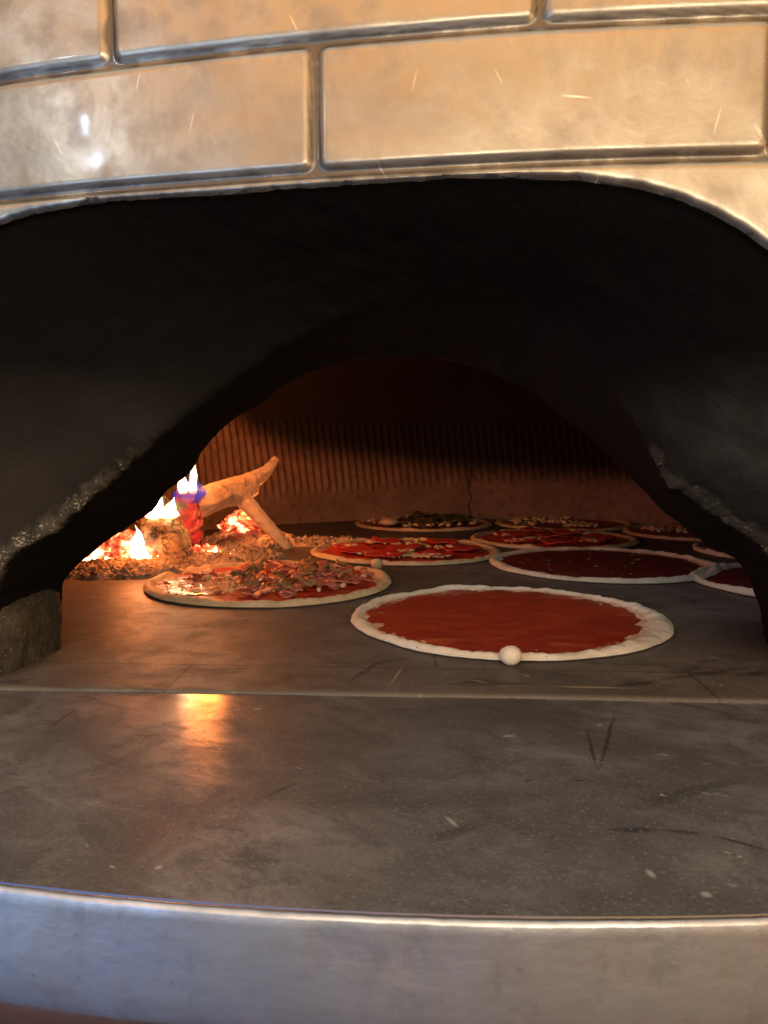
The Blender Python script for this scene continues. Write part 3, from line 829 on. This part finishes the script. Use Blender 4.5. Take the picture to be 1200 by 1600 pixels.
        for _ in range(13):
            cx_, cy_ = strew(1, q * .9, rng)[0]; pts += [(cx_ + rng.gauss(0, .010), cy_ + rng.gauss(0, .010)) for _ in range(15)]
        lumps('cheese_crumbs', [p for p in pts if math.hypot(*p) < q * 1.05], .0042, M['cheese'], root, rng, .45, .007)['kind'] = 'stuff'
    elif style == 'veg':
        for (x, y) in strew(16, q * .8, rng):
            disc_slice('aubergine_slice', x, y, .008 + rng.uniform(0, .008), rng.uniform(.020, .030), .004, M['veg'], root, rng, .3, .0, .012)
        lumps('cheese_crumbs', strew(90, q, rng), .0058, M['cheese'], root, rng, .5, .008)['kind'] = 'stuff'
    elif style == 'cheese':
        pts = []
        for _ in range(16):
            cx_, cy_ = strew(1, q * .95, rng)[0]; pts += [(cx_ + rng.gauss(0, .012), cy_ + rng.gauss(0, .012)) for _ in range(10)]
        lumps('cheese_crumbs', [p for p in pts if math.hypot(*p) < q], .0056, M['cheese'], root, rng, .55, .006)['kind'] = 'stuff'
    elif style == 'plain_dark':
        lumps('herb_flakes', strew(26, q, rng), .0035, M['veg'], root, rng, .4, .005)['kind'] = 'stuff'
    return root, Xc, Yc, Ro


def bubble(root, u, v, r, mat, flat=.85):
    p = on_floor(u, v, r * .8); V = []; n, m_ = 28, 16
    for i in range(n):
        for j in range(m_):
            a = 2 * math.pi * i / n; b = math.pi * j / (m_ - 1)
            k_ = 1 + .05 * nz(math.cos(a) * 2, math.sin(a) * 2, b)
            V.append((r * k_ * math.cos(a) * math.sin(b), r * k_ * math.sin(a) * math.sin(b), r * flat * k_ * math.cos(b)))
    o = mesh_obj('dough_bubble', V, grid_faces(n, m_, True), M[mat], root, attrs=dict(sauced=[0.0] * (n * m_))); fix_normals(o)
    o.location = Vector(p) - root.location; return o


pf_, *_r = pizza(552, 1034, 1036, 'large raw pizza with plain tomato sauce and white dough rim, nearest the oven mouth', 'plain_front', 3, rim=.0048, width=.062)
bubble(pf_, 798, 1024, .0098, 'dough')
pizza(232, 611, 952, 'pizza heaped with ham and mushrooms, its left side glistening beside the fire', 'ham', 8)
ps, *_r = pizza(488, 780, 886, 'salami pizza with a round dough bubble on its near rim, behind the ham pizza', 'salami', 13)
bubble(ps, 589, 881, .0095, 'crust')
pizza(767, 1111, 914, 'dark sauce pizza without cheese, directly behind the large raw pizza', 'plain_dark', 21)
pv, *_r = pizza(556, 768, 832, 'pizza topped with dark grilled vegetables, farthest left against the ribbed wall', 'veg', 5)
bubble(pv, 608, 815, .022, 'crust', .4)
pizza(738, 992, 862, 'salami pizza with cheese crumbles, touching the right end of the other salami pizza', 'salami', 31)
pizza(775, 986, 832, 'cheese pizza at the back, just behind the salami pizza without a bubble', 'cheese', 17)
pizza(978, 1190, 848, 'pizza with crumbled cheese, its right half hidden behind the right side of the mouth', 'cheese', 19)
pizza(1090, 1360, 884, 'pizza of which only the orange left tip shows beside the right arch', 'plain_side', 23)
pizza(1093, 1440, 950, 'dark sauce pizza with a pinkish rim cut off by the right pier', 'plain_side', 29)


# ------------------------------------------------------------------ the fire
def tube(path, radii, seg=20, amp=.08, seed=0.0, sub=10, flat=1.0, cap_in=.0):
    path = np.array(path, float); radii = np.array(radii, float)
    s = np.linspace(0, len(path) - 1, (len(path) - 1) * sub + 1)
    P = np.stack([np.interp(s, np.arange(len(path)), path[:, i]) for i in range(3)], 1); rd = np.interp(s, np.arange(len(path)), radii)
    for _ in range(sub // 2): P[1:-1] = (P[:-2] + P[1:-1] * 2 + P[2:]) / 4
    T = np.gradient(P, axis=0); T /= np.linalg.norm(T, axis=1, keepdims=True)
    V = []; up = np.array([0, 1, .12])
    for i in range(len(P)):
        a = np.cross(T[i], up); a /= np.linalg.norm(a); b = np.cross(T[i], a)
        for k_ in range(seg):
            t = 2 * math.pi * k_ / seg
            r_ = rd[i] * (1 + amp * 2 * nz(math.cos(t) * 1.5 + seed, math.sin(t) * 1.5, s[i] * .9) + amp * nz(math.cos(t) * 4 + seed, math.sin(t) * 4, s[i] * 3))
            V.append(P[i] + a * r_ * math.cos(t) + b * r_ * math.sin(t) * flat)
    n = len(P); Fc = [(i * seg + k_, i * seg + (k_ + 1) % seg, (i + 1) * seg + (k_ + 1) % seg, (i + 1) * seg + k_) for i in range(n - 1) for k_ in range(seg)]
    V += [P[0] - T[0] * rd[0] * cap_in, P[-1] + T[-1] * rd[-1] * cap_in]
    c0_, c1_ = len(V) - 2, len(V) - 1
    Fc += [(c0_, (k_ + 1) % seg, k_) for k_ in range(seg)] + [(c1_, (n - 1) * seg + k_, (n - 1) * seg + (k_ + 1) % seg) for k_ in range(seg)]
    return np.array(V), Fc


def join(parts):
    V = []; Fc = []
    for v, f in parts:
        o = len(V); V += [tuple(p) for p in v]; Fc += [tuple(k_ + o for k_ in q_) for q_ in f]
    return V, Fc


def centre_obj(name, V, Fc, mat, loc, **kw):
    V = np.asarray(V, float) - np.asarray(loc); o = mesh_obj(name, V, Fc, mat, **kw); o.location = loc; return o


def remesh(o, vox):
    m_ = o.modifiers.new('r', 'REMESH'); m_.mode = 'VOXEL'; m_.voxel_size = vox; m_.use_smooth_shade = True
    s_ = o.modifiers.new('s', 'SMOOTH'); s_.iterations = 1; s_.factor = .5
    dg = bpy.context.evaluated_depsgraph_get(); me = bpy.data.meshes.new_from_object(o.evaluated_get(dg))
    mt = list(o.data.materials); o.modifiers.clear(); o.data = me
    if not len(me.materials):
        for q_ in mt: me.materials.append(q_)


A = at_depth
# forked piece of split wood
j = A(392, 768, 1.40)
v1, f1 = tube([A(300, 790, 1.30), A(335, 778, 1.33), A(372, 764, 1.38), A(400, 748, 1.41), A(418, 735, 1.43), A(433, 716, 1.45)], [.028, .027, .023, .016, .012, .008], 7, .07, 2.0, flat=.55)
v2, f2 = tube([A(352, 756, 1.37), A(368, 768, 1.38), A(389, 789, 1.385), A(410, 812, 1.39), A(431, 836, 1.395), A(452, 858, 1.40)], [.010, .0185, .0165, .0145, .012, .008], 6, .07, 5.0, flat=.7)
v3, f3 = tube([A(326, 778, 1.33), A(356, 772, 1.36), A(380, 766, 1.385), A(404, 762, 1.40)], [.024, .026, .027, .010], 7, .06, 8.0, flat=.5)
V, Fc = join([(v1, f1), (v2, f2), (v3, f3)])
fork = centre_obj('firewood', V, Fc, M['wood'], tuple(A(380, 860, 1.38))); remesh(fork, .0028)
tag(fork, 'pale forked piece of firewood propped on the ash with two prongs', 'firewood', 'wood burning in the oven')
# glowing upright log
V, Fc = tube([A(300, 866, 1.29), A(297, 840, 1.29), A(293, 812, 1.28), A(290, 788, 1.27), A(293, 762, 1.27)], [.019, .023, .024, .021, .015], 26, .10, 9.0, cap_in=.2)
up_ = centre_obj('charred_log', V, Fc, M['char'], tuple(A(300, 866, 1.29)))
tag(up_, 'charred red-hot log standing upright under a blue-based flame', 'log', 'wood burning in the oven')
# dark charred end behind the flame
V, Fc = tube([A(292, 792, 1.33), A(304, 776, 1.33), A(318, 762, 1.33)], [.014, .014, .008], 20, .15, 4.0, cap_in=.2)
tag(centre_obj('charred_log', V, Fc, M['stub'], tuple(A(290, 790, 1.33))), 'small black charred stub behind the blue-based flame', 'log', 'wood burning in the oven')
# lying log with ash skin
V, Fc = tube([A(274, 878, 1.235), A(270, 862, 1.24), A(258, 835, 1.26), A(243, 803, 1.285), A(232, 780, 1.30)], [.031, .034, .036, .033, .028], 32, .10, 12.0, cap_in=.1)
lg = centre_obj('ash_coated_log', V, Fc, M['bark'], tuple(A(262, 880, 1.25)))
tag(lg, 'thick ash-coated log leaning back beside the flames with a glowing red foot', 'log', 'wood burning in the oven')
# logs farther in, hidden mostly by the arch
V, Fc = tube([A(150, 870, 1.22), A(120, 845, 1.35), A(80, 830, 1.5)], [.02, .026, .024], 20, .12, 22.0, cap_in=.2)
tag(centre_obj('charred_log', V, Fc, M['bark'], tuple(A(150, 880, 1.22))), 'low burning log at the far left edge of the fire', 'log', 'wood burning in the oven')


def heap(cx, cy, ax, ay, h, seed, n=110):
    V = []; 
    for i in range(n):
        for j_ in range(n):
            u_, v_ = i / (n - 1) * 2 - 1, j_ / (n - 1) * 2 - 1; r2 = u_ * u_ + v_ * v_
            x, y = cx + u_ * ax * 1.1, cy + v_ * ay * 1.1
            k_ = max(0, 1 - r2 * (1 + .5 * nz(u_ * 2 + seed, v_ * 2))) ** .8
            z = h * k_ * (1 + .5 * nz(x * 30 + seed, y * 30)) + (.012 * max(0, nz(x * 55 + seed, y * 55)) + .009 * abs(nz(x * 120, y * 120 + seed))) * (k_ > 0) * min(1, k_ * 4 + .1)
            V.append((x, y, z - .0012 + (0 if k_ > 0 else -.002)))
    return V, grid_faces(n, n)


def scatter_lumps(cx, cy, ax, ay, n, size, seed, zf):
    rng = random.Random(seed); V = []; Fc = []
    base = [(math.cos(a) * math.sin(b), math.sin(a) * math.sin(b), math.cos(b)) for b in (0.01, .7, 1.5, 2.3, 3.13) for a in [q_ * math.pi / 3.5 for q_ in range(7)]]
    for _ in range(n):
        r = math.sqrt(rng.random()) * 1.02; a = rng.uniform(0, 6.28); x, y = cx + ax * r * math.cos(a), cy + ay * r * math.sin(a)
        s = size * rng.uniform(.35, 1.3); z = zf(r); o = len(V); q_ = rng.uniform(0, 90); sx, sy, sz = rng.uniform(.6, 1.5), rng.uniform(.6, 1.5), rng.uniform(.5, .9)
        for b in base:
            k_ = 1 + 1.1 * nz(b[0] * 2.2 + q_, b[1] * 2.2, b[2] * 2.2); V.append((x + b[0] * s * k_ * sx, y + b[1] * s * k_ * sy, z + b[2] * s * k_ * sz))
        for r_ in range(4):
            for c_ in range(7):
                c2 = (c_ + 1) % 7; Fc.append((o + r_ * 7 + c_, o + r_ * 7 + c2, o + r_ * 7 + 7 + c2, o + r_ * 7 + 7 + c_))
    return V, Fc


def ash(cx, cy, ax, ay, h, seed, n, size, label):
    V, Fc = join([heap(cx, cy, ax, ay, h, seed), scatter_lumps(cx, cy, ax, ay, n, size, int(seed), lambda r: h * max(0, 1 - r * r) ** .8 * .95 + size * .25)])
    o = centre_obj('ash_heap', V, Fc, M['ash'], (cx, cy, 0)); tag(o, label, 'ash', None, 'stuff')


def embers(cx, cy, ax, ay, h, seed, n, size, label, zb=.0):
    V, Fc = scatter_lumps(cx, cy, ax, ay, n, size, seed, lambda r: zb + h * max(0, 1 - r * r))
    o = centre_obj('embers', V, Fc, M['ember'], (cx, cy, 0)); tag(o, label, 'embers', None, 'stuff')


p = on_floor(185, 898); ash(p[0] - .01, p[1] + .015, .105, .055, .016, 3.0, 700, .0045, 'low crumbly grey ash along the front edge of the fire at far left')
p = on_floor(385, 855); ash(p[0] - .005, p[1] + .04, .088, .085, .027, 7.0, 800, .0048, 'lumpy heap of pale ash under the forked firewood')
p = on_floor(290, 885); ash(p[0] + .02, p[1] + .08, .12, .11, .012, 11.0, 500, .004, 'thin spread of ash around the foot of the burning logs')
p = on_floor(510, 850); ash(p[0], p[1] + .02, .09, .06, .004, 15.0, 130, .004, 'scattered ash crumbs on the hearth right of the heap')
p = on_floor(190, 882); embers(p[0], p[1] + .03, .090, .045, .040, 5, 210, .011, 'red and orange glowing embers left of the ash-coated log')
p = A(378, 816, 1.42); embers(p[0], p[1] + .01, .034, .03, .024, 6, 80, .009, 'bright embers glowing between the prongs of the forked wood', p[2] - .010)
p = A(318, 862, 1.27); embers(p[0], p[1], .05, .03, .010, 9, 60, .007, 'glowing coals at the foot of the upright log', p[2] - .004)


# flames
def flame(u, v, Y, w, h, label, mat, seed, lean=0.0, tips=1):
    base = A(u, v, Y); parts = []
    for tpi in range(tips):
        n, m_ = 20, 26; V = []
        off = (tpi - (tips - 1) / 2) * w * .75; hh = h * (1 - .28 * (tpi % 2))
        for j_ in range(m_):
            t = j_ / (m_ - 1); r_ = w * .5 * (math.sin(math.pi * min(1, (t + .03) ** .58)) ** .9 * (1 - t) ** .35 + .02)
            cx_ = off * (1 - .2 * t) + lean * t * t + w * .12 * nz(t * 3 + seed, tpi); cy_ = w * .1 * nz(t * 3, seed)
            for i in range(n):
                a = 2 * math.pi * i / n; k_ = 1 + .45 * nz(math.cos(a) * 1.3 + seed, math.sin(a) * 1.3, t * 3.5) + .2 * nz(math.cos(a) * 3 + seed, math.sin(a) * 3, t * 8)
                V.append((cx_ + r_ * k_ * math.cos(a), cy_ + r_ * k_ * math.sin(a) * .7, t * hh))
        Fc = [(j_ * n + i, j_ * n + (i + 1) % n, (j_ + 1) * n + (i + 1) % n, (j_ + 1) * n + i) for j_ in range(m_ - 1) for i in range(n)]
        parts.append((V, Fc))
    V, Fc = join(parts); o = mesh_obj('flame', V, Fc, mat); o.location = tuple(base); tag(o, label, 'flame', 'flames of the wood fire'); return o


FL = m_flame('yellow_white_flame'); FB = m_flame('blue_based_flame', True)
flame(219, 880, 1.20, .034, .060, 'white-hot pointed flame in front of the ash-coated log', FL, 1.0, -.006)
flame(252, 812, 1.235, .032, .050, 'small white flame between the ash-coated log and the upright log', FL, 4.0, .012, 2)
fl_b = flame(296, 787, 1.245, .056, .050, 'white flame with a blue base on top of the upright log', FB, 7.0, .008)
for uu, hh_, ww, sd in ((285, .040, .020, 21.0), (302, .058, .016, 27.0)):
    cf = flame(uu, 772, 1.243, ww, hh_, 'x', FL, sd, .003); loc = cf.location.copy()
    for kk in list(cf.keys()): del cf[kk]
    cf.name = 'white_core'; cf.parent = fl_b; cf.location = loc - fl_b.location
flame(153, 880, 1.16, .032, .015, 'low white flame at the far left end of the embers', FL, 9.0, .004, 2)
flame(284, 727, 1.27, .042, .12, 'upper tongue of flame rising behind the left arch', FL, 14.0, .0, 1)
